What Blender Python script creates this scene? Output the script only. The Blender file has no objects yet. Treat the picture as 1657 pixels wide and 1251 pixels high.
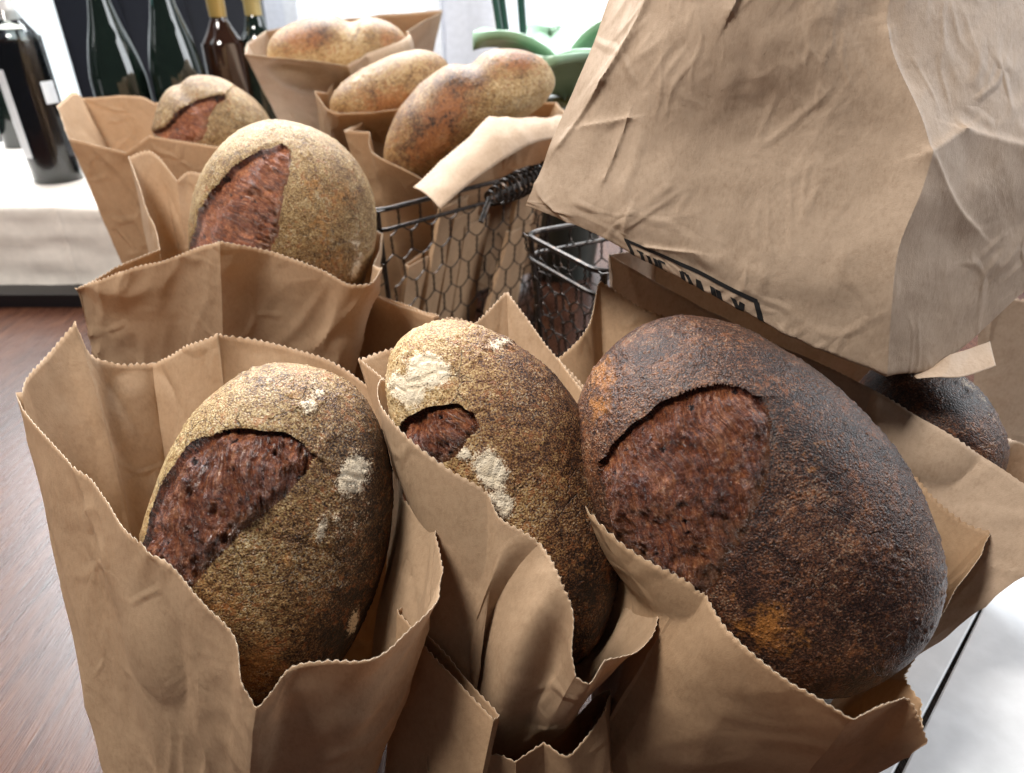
import bpy, math, random
import numpy as np
from mathutils import Vector, Matrix
random.seed(7)
scene = bpy.context.scene
col = scene.collection

# ------------------------------------------------------------------ camera
PITCH = math.radians(30.0); HCAM = 0.45; FPX = 1105.0
cam_d = bpy.data.cameras.new('camera'); cam = bpy.data.objects.new('camera', cam_d); col.objects.link(cam)
cam.location = (0, 0, HCAM); cam.rotation_euler = (math.pi/2 - PITCH, 0, 0)
cam_d.sensor_width = 36; cam_d.lens = 36*FPX/1657; cam_d.clip_start = .01; cam_d.clip_end = 50
cam_d.dof.use_dof = True; cam_d.dof.focus_distance = .40; cam_d.dof.aperture_fstop = 8.0
scene.camera = cam
scene.view_settings.view_transform = 'Standard'; scene.view_settings.look = 'None'
scene.view_settings.exposure = 0.0; scene.view_settings.gamma = 1

# ------------------------------------------------------------------ light: soft ambient, daylight from windows and an added overhead fill
w = bpy.data.worlds.new('World'); scene.world = w; w.use_nodes = True
w.node_tree.nodes['Background'].inputs[0].default_value = (.90, .94, 1.0, 1)
w.node_tree.nodes['Background'].inputs[1].default_value = .07
def area(name, loc, target, sx, sy, power, color):
    l = bpy.data.lights.new(name, 'AREA'); l.shape = 'RECTANGLE'; l.size = sx; l.size_y = sy
    l.energy = power; l.color = color
    o = bpy.data.objects.new(name, l); col.objects.link(o); o.location = loc
    o.rotation_euler = (Vector(target)-Vector(loc)).to_track_quat('-Z', 'Y').to_euler()
    return o
area('window_light_back', (-.5, 2.25, 1.75), (0, .55, .1), 2.6, 1.3, 270, (.93, .97, 1))
area('window_light_side', (2.3, .85, 1.3), (.2, .5, .1), 1.6, 1.5, 66, (.94, .97, 1))
area('overhead_fill', (-.65, .12, 1.6), (0, .5, .1), .42, .42, 38, (1, .95, .88))  # added fill to brighten front and top faces, not a lamp of the room

# ------------------------------------------------------------------ helpers
CP, SP = math.cos(PITCH), math.sin(PITCH)
FWD = np.array([0, CP, -SP]); DWN = np.array([0, -SP, -CP]); RGT = np.array([1., 0, 0]); CAM = np.array([0, 0, HCAM])
def at(px, py, d):
    return CAM + d*(FWD + (px-828.5)/FPX*RGT + (py-625.5)/FPX*DWN)
def ground(px, py, z=0.0):
    k = SP + (py-625.5)/FPX*CP
    return at(px, py, (HCAM-z)/k)

_rng = np.random.RandomState(11)
_perm = _rng.permutation(512); _perm = np.concatenate([_perm, _perm, _perm])
_grad = _rng.normal(size=(512, 3)); _grad /= np.linalg.norm(_grad, axis=1)[:, None]
def perlin(p):
    p = np.asarray(p, float); i = np.floor(p).astype(int); f = p-i
    u = f*f*f*(f*(f*6-15)+10); i = i & 511
    out = np.zeros(len(p))
    for dx in (0, 1):
        wx = u[:, 0] if dx else 1-u[:, 0]
        for dy in (0, 1):
            wy = u[:, 1] if dy else 1-u[:, 1]
            for dz in (0, 1):
                wz = u[:, 2] if dz else 1-u[:, 2]
                h = _perm[_perm[_perm[(i[:, 0]+dx) & 511]+((i[:, 1]+dy) & 511)]+((i[:, 2]+dz) & 511)]
                g = _grad[h]
                out += wx*wy*wz*(g[:, 0]*(f[:, 0]-dx)+g[:, 1]*(f[:, 1]-dy)+g[:, 2]*(f[:, 2]-dz))
    return out*1.5
def fbm(p, octs=4, rough=.5):
    s = 0; a = 1
    for k in range(octs):
        s = s+a*perlin(np.asarray(p)*2**k+17.3*k); a *= rough
    return s
def worley(p, seed=0):
    p = np.asarray(p, float); i = np.floor(p).astype(int); best = np.full(len(p), 9.); sec = best.copy()
    for dx in (-1, 0, 1):
        for dy in (-1, 0, 1):
            for dz in (-1, 0, 1):
                c = i+np.array([dx, dy, dz]); cc = (c+seed) & 511
                h = _perm[_perm[_perm[cc[:, 0]]+cc[:, 1]]+cc[:, 2]]
                q = c+.5+.45*_grad[h]
                d = np.linalg.norm(q-p, axis=1)
                sec = np.where(d < best, best, np.minimum(sec, d)); best = np.minimum(best, d)
    return best, sec
def sstep(a, b, x):
    t = np.clip((x-a)/(b-a), 0, 1); return t*t*(3-2*t)

def mesh_obj(name, verts, faces, mat=None, parent=None, smooth=True, sharp=None):
    me = bpy.data.meshes.new(name)
    me.from_pydata([tuple(map(float, v)) for v in verts], [], [tuple(map(int, f)) for f in faces])
    me.validate()
    if smooth:
        me.polygons.foreach_set('use_smooth', [True]*len(me.polygons))
        if sharp: me.set_sharp_from_angle(angle=math.radians(sharp))
    for m in (mat if isinstance(mat, (list, tuple)) else [mat]):
        if m: me.materials.append(m)
    o = bpy.data.objects.new(name, me); col.objects.link(o)
    if parent: o.parent = parent
    return o
def empty(name, loc):
    o = bpy.data.objects.new(name, None); col.objects.link(o); o.location = tuple(loc); o.empty_display_size = .03
    return o
def into(o, parent):
    o.parent = parent; o.matrix_parent_inverse = Matrix.Translation(-Vector(parent.location)); return o
def tag(o, label=None, cat=None, group=None, kind=None):
    if label: o['label'] = label
    if cat: o['category'] = cat
    if group: o['group'] = group
    if kind: o['kind'] = kind
    return o
class MB:
    def __init__(s): s.v = []; s.f = []
    def add(s, v, f):
        n = len(s.v); s.v += [tuple(x) for x in v]; s.f += [tuple(i+n for i in q) for q in f]
    def box(s, lo, hi):
        x0, y0, z0 = lo; x1, y1, z1 = hi
        s.add([(x0,y0,z0),(x1,y0,z0),(x1,y1,z0),(x0,y1,z0),(x0,y0,z1),(x1,y0,z1),(x1,y1,z1),(x0,y1,z1)],
              [(0,3,2,1),(4,5,6,7),(0,1,5,4),(1,2,6,5),(2,3,7,6),(3,0,4,7)])
    def tube(s, pts, r, n=6, closed=False):
        P = [np.array(p, float) for p in pts]; m = len(P); rings = []
        rr = r if hasattr(r, '__len__') else [r]*m
        up = np.array([.13, .2, 1.]); 
        for i in range(m):
            a = P[i-1] if (i or closed) else P[i]; b = P[(i+1) % m] if (i < m-1 or closed) else P[i]
            t = b-a; t /= np.linalg.norm(t)+1e-12
            if i == 0:
                x = np.cross(up, t)
                if np.linalg.norm(x) < .1: x = np.cross([1, 0, 0], t)
            else: x = x-t*np.dot(x, t)
            x /= np.linalg.norm(x)+1e-12; y = np.cross(t, x)
            rings.append([P[i]+rr[i]*(math.cos(k*2*math.pi/n)*x+math.sin(k*2*math.pi/n)*y) for k in range(n)])
        f = []
        for i in range(m if closed else m-1):
            j = (i+1) % m
            for k in range(n): f.append((i*n+k, i*n+(k+1) % n, j*n+(k+1) % n, j*n+k))
        if not closed: f += [tuple(range(n-1, -1, -1)), tuple((m-1)*n+k for k in range(n))]
        s.add([p for q in rings for p in q], f)
    def lathe(s, prof, n=40, c=(0, 0, 0), a0=0, a1=2*math.pi, caps=True):
        full = abs(a1-a0-2*math.pi) < 1e-6; m = n if full else n+1; v = []
        for r, z in prof:
            for k in range(m):
                t = a0+(a1-a0)*k/n; v.append((c[0]+r*math.cos(t), c[1]+r*math.sin(t), c[2]+z))
        f = []
        for i in range(len(prof)-1):
            for k in range(n):
                k2 = (k+1) % m; f.append((i*m+k, i*m+k2, (i+1)*m+k2, (i+1)*m+k))
        s.add(v, f)
    def build(s, name, mat, parent=None, smooth=True, sharp=35):
        return mesh_obj(name, s.v, s.f, mat, parent, smooth, sharp)

# ------------------------------------------------------------------ materials
class NT:
    def __init__(s, name):
        s.m = bpy.data.materials.new(name); s.m.use_nodes = True; s.t = s.m.node_tree; s.t.nodes.clear()
        s.out = s.t.nodes.new('ShaderNodeOutputMaterial')
    def n(s, typ, **kw):
        nd = s.t.nodes.new('ShaderNode'+typ)
        for k, v in kw.items():
            if k in nd.inputs.keys(): s.set(nd, k, v)
            else: setattr(nd, k, v)
        return nd
    def set(s, nd, k, v):
        i = nd.inputs[k]
        if isinstance(v, bpy.types.NodeSocket): s.t.links.new(v, i)
        else: i.default_value = v
    def coord(s, scale=(1, 1, 1), kind='Object'):
        c = s.n('TexCoord'); m = s.n('Mapping'); s.t.links.new(c.outputs[kind], m.inputs['Vector']); m.inputs['Scale'].default_value = scale
        return m.outputs[0]
    def noise(s, vec, scale, detail=4, rough=.55, dist=0):
        return s.n('TexNoise', Vector=vec, Scale=scale, Detail=detail, Roughness=rough, Distortion=dist).outputs['Fac']
    def ramp(s, fac, stops, interp='LINEAR'):
        r = s.n('ValToRGB'); s.t.links.new(fac, r.inputs[0]); r.color_ramp.interpolation = interp
        e = r.color_ramp.elements
        while len(e) < len(stops): e.new(.5)
        for x, (p, c) in zip(e, stops):
            x.position = p; x.color = (*c, 1) if len(c) == 3 else c
        return r.outputs[0]
    def math(s, op, a, b=None, c=None, clamp=False):
        m = s.n('Math', operation=op, use_clamp=clamp)
        for k, x in enumerate((a, b, c)):
            if x is None: continue
            if isinstance(x, bpy.types.NodeSocket): s.t.links.new(x, m.inputs[k])
            else: m.inputs[k].default_value = x
        return m.outputs[0]
    def mix(s, fac, a, b):
        m = s.n('MixRGB')
        for k, x in zip((0, 1, 2), (fac, a, b)):
            if isinstance(x, bpy.types.NodeSocket): s.t.links.new(x, m.inputs[k])
            else: m.inputs[k].default_value = x if k == 0 else (*x, 1)
        return m.outputs[0]
    def step(s, x, a, b):
        m = s.n('MapRange', interpolation_type='SMOOTHSTEP'); s.t.links.new(x, m.inputs[0]); m.inputs[1].default_value = a; m.inputs[2].default_value = b
        return m.outputs[0]
    def attr(s, name): return s.n('Attribute', attribute_name=name).outputs['Fac']
    def bump(s, h, dist, strength=1, normal=None):
        b = s.n('Bump', Strength=strength, Distance=dist, Height=h)
        if normal: s.t.links.new(normal, b.inputs['Normal'])
        return b.outputs[0]
    def bsdf(s, **kw):
        p = s.n('BsdfPrincipled')
        for k, v in kw.items():
            k = k.replace('_', ' ')
            if isinstance(v, bpy.types.NodeSocket): s.t.links.new(v, p.inputs[k])
            else: p.inputs[k].default_value = (*v, 1) if isinstance(v, tuple) and len(v) == 3 else v
        return p
    def fin(s, sh):
        s.t.links.new(sh.outputs[0], s.out.inputs[0]); return s.m

def simple(name, color, rough=.5, metal=0, **kw):
    t = NT(name); v = t.coord(); nz = t.noise(v, 60, 4)
    c = t.mix(t.step(nz, .3, .75), tuple(x*.93 for x in color), tuple(min(1, x*1.05) for x in color))
    return t.fin(t.bsdf(Base_Color=c, Roughness=rough, Metallic=metal, **kw))

def paper_mat(name, color, trans=.23):
    t = NT(name); v = t.coord()
    fib = t.noise(t.coord((1, 1, .45)), 520, 3, .7); blot = t.noise(v, 34, 5, .6); fine = t.noise(v, 1500, 2, .6); fl = t.noise(v, 210, 3, .75)
    k = t.math('ADD', t.math('MULTIPLY', fib, .45), t.math('ADD', t.math('MULTIPLY', blot, .45), t.math('MULTIPLY', fl, .3)))
    d = tuple(x*y for x, y in zip(color, (.74, .70, .66))); l = tuple(min(1, x*y) for x, y in zip(color, (1.17, 1.19, 1.22)))
    c = t.ramp(k, [(.36, d), (.6, color), (.86, l)])
    spk = t.step(t.n('TexVoronoi', Vector=v, Scale=170).outputs['Distance'], .055, .03)
    c = t.mix(t.math('MULTIPLY', spk, .45), c, tuple(x*.42 for x in color))
    cr = t.noise(v, 26, 3, .5, .6); cr2 = t.noise(t.coord((1, 1, .5)), 75, 2, .5, .3)
    h = t.math('ADD', t.math('MULTIPLY', cr, 1), t.math('MULTIPLY', cr2, .28))
    wv = t.n('VectorMath', operation='ADD'); t.t.links.new(v, wv.inputs[0]); wn = t.n('TexNoise', Vector=v, Scale=14., Detail=2.); ws = t.n('VectorMath', operation='SCALE'); t.t.links.new(wn.outputs['Color'], ws.inputs[0]); ws.inputs['Scale'].default_value = .05; t.t.links.new(ws.outputs[0], wv.inputs[1])
    crs = t.math('MULTIPLY', t.step(t.n('TexVoronoi', Vector=wv.outputs[0], Scale=19., feature='DISTANCE_TO_EDGE').outputs['Distance'], .10, .0), t.step(t.noise(v, 11, 3), .47, .62))
    h = t.math('ADD', h, t.math('MULTIPLY', crs, .55))
    nb = t.bump(h, .004, .40); nb = t.bump(t.math('ADD', fine, fib), .00035, .45, nb)
    p = t.bsdf(Base_Color=c, Roughness=.62, Specular_IOR_Level=.32, Normal=nb)
    tr = t.n('BsdfTranslucent'); t.t.links.new(t.mix(.55, c, (.85, .46, .18)), tr.inputs[0]); t.t.links.new(nb, tr.inputs['Normal'])
    mx = t.n('MixShader'); mx.inputs[0].default_value = trans
    t.t.links.new(p.outputs[0], mx.inputs[1]); t.t.links.new(tr.outputs[0], mx.inputs[2])
    return t.fin(mx)
KRAFT = paper_mat('kraft_paper', (.455, .315, .200)); KRAFT2 = paper_mat('kraft_paper_warm', (.435, .288, .172)); KRAFT3 = paper_mat('kraft_paper_pale', (.50, .37, .265), .12)
KRAFT4 = paper_mat('kraft_paper_grey', (.465, .345, .25), .10)
EDGE = paper_mat('kraft_cut_edge', (.66, .54, .40), .2)

RAMP_GOLD = [(.08, (.010, .006, .005)), (.28, (.050, .020, .010)), (.46, (.145, .060, .023)), (.62, (.27, .150, .056)), (.80, (.42, .275, .115)), (.98, (.58, .44, .25))]
RAMP_OLIVE = [(.08, (.010, .007, .005)), (.28, (.052, .024, .012)), (.46, (.140, .068, .027)), (.62, (.25, .152, .060)), (.80, (.385, .27, .125)), (.98, (.55, .44, .26))]
RAMP_DARK = [(.08, (.010, .006, .006)), (.28, (.040, .017, .012)), (.46, (.088, .036, .021)), (.64, (.19, .085, .042)), (.82, (.33, .19, .10)), (.98, (.50, .36, .22))]
def crust_mat(name, bias=0., gloss=.5, dust=.5, warm=(.40, .155, .035), ramp=RAMP_GOLD, freck=.55):
    t = NT(name); v = t.coord()
    tone = t.attr('tone'); fl = t.attr('flour'); am = t.attr('amber')
    n0 = t.noise(v, 19, 4, .55); n1 = t.noise(v, 60, 5, .6); n2 = t.noise(v, 330, 3, .6); n3 = t.noise(v, 85, 7, .72, .5); n4 = t.noise(v, 950, 2, .6); n5 = t.noise(v, 150, 4, .65)
    S = lambda n, k: t.math('MULTIPLY', t.math('SUBTRACT', n, .5), k)
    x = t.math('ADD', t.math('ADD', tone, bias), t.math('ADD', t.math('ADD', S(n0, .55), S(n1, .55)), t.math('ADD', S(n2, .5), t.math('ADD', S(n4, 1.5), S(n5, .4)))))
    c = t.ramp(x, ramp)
    a = t.step(t.math('ADD', am, t.math('ADD', S(n3, 2.2), S(n2, .9))), .45, .95)
    c = t.mix(t.math('MULTIPLY', a, .62), c, t.mix(n4, tuple(q*.5 for q in warm), tuple(min(1, q*1.6) for q in warm)))
    # rust freckles
    fr = t.step(t.math('ADD', t.noise(v, 260, 2, .5), S(n1, .9)), .58, .72)
    c = t.mix(t.math('MULTIPLY', fr, freck), c, (.26, .085, .025))
    # hairline crackle in the thin crust
    wv = t.n('VectorMath', operation='ADD'); t.t.links.new(v, wv.inputs[0]); wn = t.n('TexNoise', Vector=v, Scale=60., Detail=3.); ws = t.n('VectorMath', operation='SCALE'); t.t.links.new(wn.outputs['Color'], ws.inputs[0]); ws.inputs['Scale'].default_value = .018; t.t.links.new(ws.outputs[0], wv.inputs[1])
    ck = t.math('MULTIPLY', t.step(t.n('TexVoronoi', Vector=wv.outputs[0], Scale=62., feature='DISTANCE_TO_EDGE').outputs['Distance'], .030, .008), t.step(t.noise(v, 24, 3), .52, .62))
    c = t.mix(t.math('MULTIPLY', ck, .6), c, (.030, .014, .009))
    # pores
    po = t.step(t.math('ADD', n4, S(n2, .4)), .39, .29)
    c = t.mix(t.math('MULTIPLY', po, .6), c, (.014, .009, .008))
    # flour dust caught between the blisters
    dn = t.step(t.math('ADD', t.noise(v, 760, 2, .7), S(n5, .35)), .55, .66); dm = t.step(t.noise(v, 32, 5, .6), .34, .62)
    c = t.mix(t.math('MULTIPLY', t.math('MULTIPLY', dn, dm), t.math('MULTIPLY', t.step(x, .1, .6), dust)), c, (.45, .40, .30))
    f = t.step(t.math('ADD', fl, t.math('ADD', S(t.noise(v, 120, 6, .75), 1.5), S(n4, 1.1))), .48, .80)
    c = t.mix(t.math('MULTIPLY', f, .95), c, t.mix(n5, (.60, .46, .29), (.82, .75, .62)))
    vd = t.n('TexVoronoi', Vector=v, Scale=430); dots = t.math('MULTIPLY', t.step(vd.outputs['Distance'], .42, .12), t.step(t.noise(v, 70, 3), .42, .6))
    c = t.mix(t.math('MULTIPLY', t.math('MULTIPLY', dots, t.math('SUBTRACT', 1., f)), .45), c, t.mix(n1, (.16, .055, .022), (.30, .13, .05)))
    h = t.math('ADD', t.math('MULTIPLY', n4, .9), t.math('ADD', t.math('MULTIPLY', n2, .35), t.math('SUBTRACT', t.math('MULTIPLY', dots, .55), t.math('MULTIPLY', ck, .8))))
    nb = t.bump(h, .0011, .8)
    r = t.math('ADD', t.math('MULTIPLY', f, .3), t.math('ADD', t.math('MULTIPLY', n2, .35), gloss-.17), clamp=True)
    return t.fin(t.bsdf(Base_Color=c, Roughness=r, Specular_IOR_Level=.34, Normal=nb))

def crumb_mat(name, k=1., pink=0.):
    t = NT(name); v = t.coord(); u = t.n('Attribute', attribute_name='flow').outputs['Vector']
    st = t.noise(u, 2.2, 6, .7, .4); n2 = t.noise(v, 380, 4, .7); n1 = t.noise(v, 55, 4, .6); n4 = t.noise(v, 1100, 2, .6)
    x = t.math('ADD', t.math('MULTIPLY', st, .55), t.math('ADD', t.math('MULTIPLY', n2, .35), t.math('ADD', t.math('MULTIPLY', n1, .3), t.math('MULTIPLY', n4, .12))))
    x = t.math('SUBTRACT', x, t.math('MULTIPLY', t.attr('pit'), .30))
    P = lambda r, g, b: (min(1, r*k+pink*.045), min(1, g*k+pink*.025), min(1, b*k+pink*.018))
    c = t.ramp(x, [(.45, P(.010, .004, .004)), (.55, P(.060, .016, .009)), (.645, P(.140, .038, .016)), (.73, P(.27, .090, .034)), (.83, P(.46, .22, .10))])
    c = t.mix(t.math('MULTIPLY', t.attr('blend'), .6), c, t.mix(n2, P(.05, .022, .012), P(.21, .105, .045)))
    nb = t.bump(t.math('ADD', t.math('MULTIPLY', st, 1.5), t.math('ADD', t.math('MULTIPLY', n2, .6), t.math('MULTIPLY', n4, .25))), .0036, 1.0)
    return t.fin(t.bsdf(Base_Color=c, Roughness=t.math('ADD', t.math('MULTIPLY', n2, .30), .08), Specular_IOR_Level=1.0, Normal=nb))

# ------------------------------------------------------------------ loaves
def frame(c, ang, tilt, spin=0):
    """loaf axes: y = long axis, z = scored face; ang leans the long axis clockwise seen from the front, tilt brings its top forward"""
    c = np.array(c); r = c-CAM; r /= np.linalg.norm(r)
    R = RGT-r*np.dot(RGT, r); R /= np.linalg.norm(R); U = np.cross(R, r)
    a = math.radians(ang); tl = math.radians(tilt)
    y = math.sin(a)*R+math.cos(a)*U; y = math.cos(tl)*y-math.sin(tl)*r
    x = np.cross(y, -r); x /= np.linalg.norm(x); z = np.cross(x, y)
    s = math.radians(spin)
    x, z = math.cos(s)*x+math.sin(s)*z, -math.sin(s)*x+math.cos(s)*z
    return np.stack([x, y, z], 1)
def polydist(P, line):
    best = np.full(len(P), 1e9); par = np.zeros(len(P)); acc = 0.
    L = np.array(line, float)
    for a, b in zip(L[:-1], L[1:]):
        ab = b-a; l = np.linalg.norm(ab); t = np.clip(((P-a)@ab)/(l*l), 0, 1)
        d = np.linalg.norm(P-a-t[:, None]*ab, axis=1); m = d < best
        best = np.where(m, d, best); par = np.where(m, acc+t*l, par); acc += l
    return best, par
def polynear(P, line, toward):
    best = np.full(len(P), 1e9); out = np.zeros_like(P); nor = np.zeros_like(P); L = np.array(line, float)
    for k, (a, b) in enumerate(zip(L[:-1], L[1:])):
        ab = b-a; t = np.clip(((P-a)@ab)/(ab@ab+1e-15), 0, 1); q = a+t[:, None]*ab; d = np.linalg.norm(P-q, axis=1); m = d < best
        a0 = L[max(0, k-3)]; b0 = L[min(len(L)-1, k+4)]; n_ = np.array([-(b0-a0)[1], (b0-a0)[0]]); n_ /= np.linalg.norm(n_)+1e-12
        if n_@(toward-(a+b)/2) < 0: n_ = -n_
        best = np.where(m, d, best); out[m] = q[m]; nor[m] = n_
    return out, nor
def smooth_line(pts, n=8):
    P = [np.array(p, float) for p in pts]; P = [2*P[0]-P[1]]+P+[2*P[-1]-P[-2]]; out = []
    for i in range(1, len(P)-2):
        for k in range(n):
            t = k/n; a, b, c, d = P[i-1:i+3]
            out.append(.5*((2*b)+(-a+c)*t+(2*a-5*b+4*c-d)*t*t+(-a+3*b-3*c+d)*t**3))
    out.append(P[-2]); return np.array(out)
def inside(P, poly):
    x, y = P[:, 0], P[:, 1]; r = np.zeros(len(P), bool); n = len(poly)
    for i in range(n):
        x1, y1 = poly[i]; x2, y2 = poly[(i+1) % n]
        c = ((y1 > y) != (y2 > y)) & (x < (x2-x1)*(y-y1)/(y2-y1+1e-12)+x1); r ^= c
    return r

LOAF = {}
def loaf(key, label, C, ang, tilt, a, b, c, spin=0, bend=0., notch=None, pw=2.25, scores=(), flour=(), amber=(), tone=(.45, 0, 0), dark=(),
         crust=None, crumb=None, res=(300, 220), depth=.008, lip=.005, seed=0, lump=.0022, group='sourdough loaves in paper bags'):
    F = frame(C, ang, tilt, spin); C = np.array(C); nu, nv = res
    th = np.linspace(0, math.pi, nv+1); ph = np.linspace(0, 2*math.pi, nu, endpoint=False)+math.pi/2
    T, PH = np.meshgrid(th, ph, indexing='ij')
    S = np.stack([np.sin(T)*np.cos(PH), np.cos(T), np.sin(T)*np.sin(PH)], -1).reshape(-1, 3)
    sgn = lambda x, e: np.sign(x)*np.abs(x)**e
    k = (np.abs(S)**pw).sum(1)**(-1/pw); Q = S*k[:, None]
    def shape(Q):
        p = Q*np.array([b, a, c])
        p[:, 0] += bend*(Q[:, 1]**2-.4)
        return p
    N = S/np.array([b, a, c]); N /= np.linalg.norm(N, axis=1)[:, None]
    base = shape(Q)
    o3 = np.array([seed*3.7, seed*1.9, seed*5.3])
    h = lump*fbm(base*14+o3, 2)
    if notch:
        for (ny, nx, nw, nd) in notch:
            h -= nd*np.exp(-((Q[:, 1]-ny)/nw)**2)*np.clip(Q[:, 0]*nx, 0, 1)
    uv = Q[:, :2]*np.array([b, a]); front = Q[:, 2] > -.12
    ear = np.zeros((len(Q), 2)); cut = np.zeros(len(Q), bool); flow = np.zeros((len(Q), 3)); pit = np.zeros(len(Q)); blend = np.zeros(len(Q))
    for (lp, hg) in scores:
        L = smooth_line(lp)*np.array([b, a]); H = smooth_line(hg)*np.array([b, a])
        wob = np.stack([perlin(base*70+o3), perlin(base*70+o3+40)], 1)*.0018
        ins = inside(uv+wob, np.concatenate([L, H[::-1]])) & front
        dl, pl = polydist(uv+wob, L); dh, _ = polydist(uv+wob, H)
        t = dl/(dl+dh+1e-9)
        edge = sstep(0, .0030, dl); soft = sstep(.001, .006, dl)*sstep(0, .003, dh)
        prof = -depth*edge*(.8*np.exp(-dl/.010)+.2*(1-t)) + .0045*np.sin(math.pi*np.clip(t, 0, 1))*sstep(0, .012, dl+dh-.004)
        sd = H.mean(0)-L.mean(0); sd /= np.linalg.norm(sd); sp_ = np.array([-sd[1], sd[0]])
        fl = np.stack([(uv@sp_)*330+perlin(base*40+o3)*2.2, (uv@sd)*75+perlin(base*50+o3+4)*1.0, base[:, 2]*40], 1)
        st = fbm(fl, 3, .6)
        bl = soft*(.0024*st+.0026*fbm(base*60+o3, 2)+.0010*fbm(base*190+o3, 2))
        hv = fbm(np.stack([uv[:, 0]*150, uv[:, 1]*150, uv[:, 0]*0+seed], 1)+o3, 2)+.25*(1-t)
        hole = sstep(.78, .92, hv); hv2 = perlin(np.stack([uv[:, 0]*420, uv[:, 1]*420, uv[:, 0]*0+seed], 1)+o3+5)
        hole2 = sstep(.66, .78, hv2)
        bl -= soft*(.0026*hole+.0010*hole2)
        h = np.where(ins, prof+h*.5+bl, h)
        near = (~ins) & front & (dl < dh*1.02+.0005)
        h += np.where(near, lip*np.exp(-dl/.007), 0)
        Ld, Lp = dl, None
        # the torn ear leans out over the gash; the border row of vertices is drawn onto the tear line
        q0, nr0 = polynear(uv+wob, L, H.mean(0)); cell = .0011*max(a, b)/.11*430/nu
        snap = (np.abs(dl) < cell*.75) & near & (dh > .001)
        ear += np.where(snap[:, None], q0-(uv+wob), 0)
        ear += np.where((near | (ins & (dl < cell*.2)))[:, None], nr0*(.0022*np.exp(-np.where(snap, 0, dl)/.006)*sstep(0, .006, dh))[:, None], 0)
        cut |= ins; blend[ins] = (sstep(.84, 1.0, t+.08*perlin(base*120+o3)))[ins]; flow[ins] = fl[ins]; pit[ins] = np.maximum(np.maximum(hole, .6*hole2), .5*(1-sstep(0, .004, dl)))[ins]
    # crust relief: small blisters and grain
    crustm = ~cut
    w1, w2 = worley(base*210+o3)
    h += np.where(crustm, .00070*(1-sstep(.1, .5, w1))*sstep(-.15, .25, perlin(base*45+o3))+.00016*fbm(base*260+o3, 2, .5), 0)
    def field(blobs):
        r = np.zeros(len(Q))
        for (x, y, rx, ry, s) in blobs:
            r = np.maximum(r, s*np.exp(-(((Q[:, 0]-x)/rx)**2+((Q[:, 1]-y)/ry)**2))*(Q[:, 2] > -.3))
        return r
    FL = field(flour); AM = field(amber)
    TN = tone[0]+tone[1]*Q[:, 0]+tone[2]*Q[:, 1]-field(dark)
    # floury flakes stand a little proud and crack apart
    w1, w2 = worley(base*120+o3+3)
    h += np.where(crustm, sstep(.35, .7, FL+.5*fbm(base*120+o3, 3))*(.0011*sstep(.02, .14, w2-w1)), 0)
    loc = base+N*h[:, None]; loc[:, :2] += ear
    W = loc@F.T
    idx = lambda i, j: i*nu+(j % nu)
    I, J = np.meshgrid(np.arange(nv), np.arange(nu), indexing='ij'); I = I.ravel(); J = J.ravel()
    faces = np.stack([I*nu+J, I*nu+(J+1) % nu, (I+1)*nu+(J+1) % nu, (I+1)*nu+J], 1)[:, ::-1]
    root = empty('bread_loaf', C-np.array([0, 0, c])); tag(root, label, 'bread', group)
    fc = cut[faces].sum(1) >= 2
    def sub(nm, msk, mat, attrs):
        fs = faces[msk]; u, inv = np.unique(fs, return_inverse=True); fs = inv.reshape(-1, 4)
        me = bpy.data.meshes.new(nm); me.vertices.add(len(u)); me.vertices.foreach_set('co', W[u].astype(np.float32).ravel())
        me.loops.add(fs.size); me.loops.foreach_set('vertex_index', fs.ravel().astype(np.int32))
        me.polygons.add(len(fs)); me.polygons.foreach_set('loop_start', np.arange(0, fs.size, 4, dtype=np.int32))
        me.polygons.foreach_set('use_smooth', np.ones(len(fs), bool)); me.update(calc_edges=True)
        for an, arr in attrs.items():
            if arr.ndim == 1:
                at_ = me.attributes.new(an, 'FLOAT', 'POINT'); at_.data.foreach_set('value', arr[u].astype(np.float32))
            else:
                at_ = me.attributes.new(an, 'FLOAT_VECTOR', 'POINT'); at_.data.foreach_set('vector', arr[u].astype(np.float32).ravel())
        me.validate(); me.materials.append(mat)
        o = bpy.data.objects.new(nm, me); col.objects.link(o); o.location = tuple(C); into(o, root)
        return o
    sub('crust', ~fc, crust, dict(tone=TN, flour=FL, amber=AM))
    if fc.any(): sub('torn_score', fc, crumb, dict(flow=flow, pit=pit, blend=blend))
    LOAF[key] = (C, F, np.array([b, a, c])*1.0, bend, pw)
    return root

# ------------------------------------------------------------------ paper bags
def loopcurve(cols, step):
    """cols: (rim, base, corner). Returns sampled rim, base, corner-parameter; smooth between corners."""
    n = len(cols); start = next((i for i, c in enumerate(cols) if c[2]), 0); cols = cols[start:]+cols[:start]
    segs = []; cur = [cols[0]]
    for c in cols[1:]+[cols[0]]:
        cur.append(c)
        if c[2]: segs.append(cur); cur = [c]
    R = []; B = []; M = []
    for sg in segs:
        r = smooth_line([c[0] for c in sg], 24); bs = smooth_line([c[1] for c in sg], 24)
        ms = smooth_line([c[3] if len(c) > 3 and c[3] is not None else c[1]*.45+c[0]*.55 for c in sg], 24)
        L = np.concatenate([[0], np.cumsum(np.linalg.norm(np.diff(r, axis=0), axis=1))])
        k = max(3, int(L[-1]/step)); s = np.linspace(0, L[-1], k+1)[:-1]
        f = lambda A: np.stack([np.interp(s, L, A[:, q]) for q in range(3)], 1)
        R.append(f(r)); B.append(f(bs)); M.append(f(ms))
    return np.concatenate(R), np.concatenate(B), np.concatenate(M)
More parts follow.
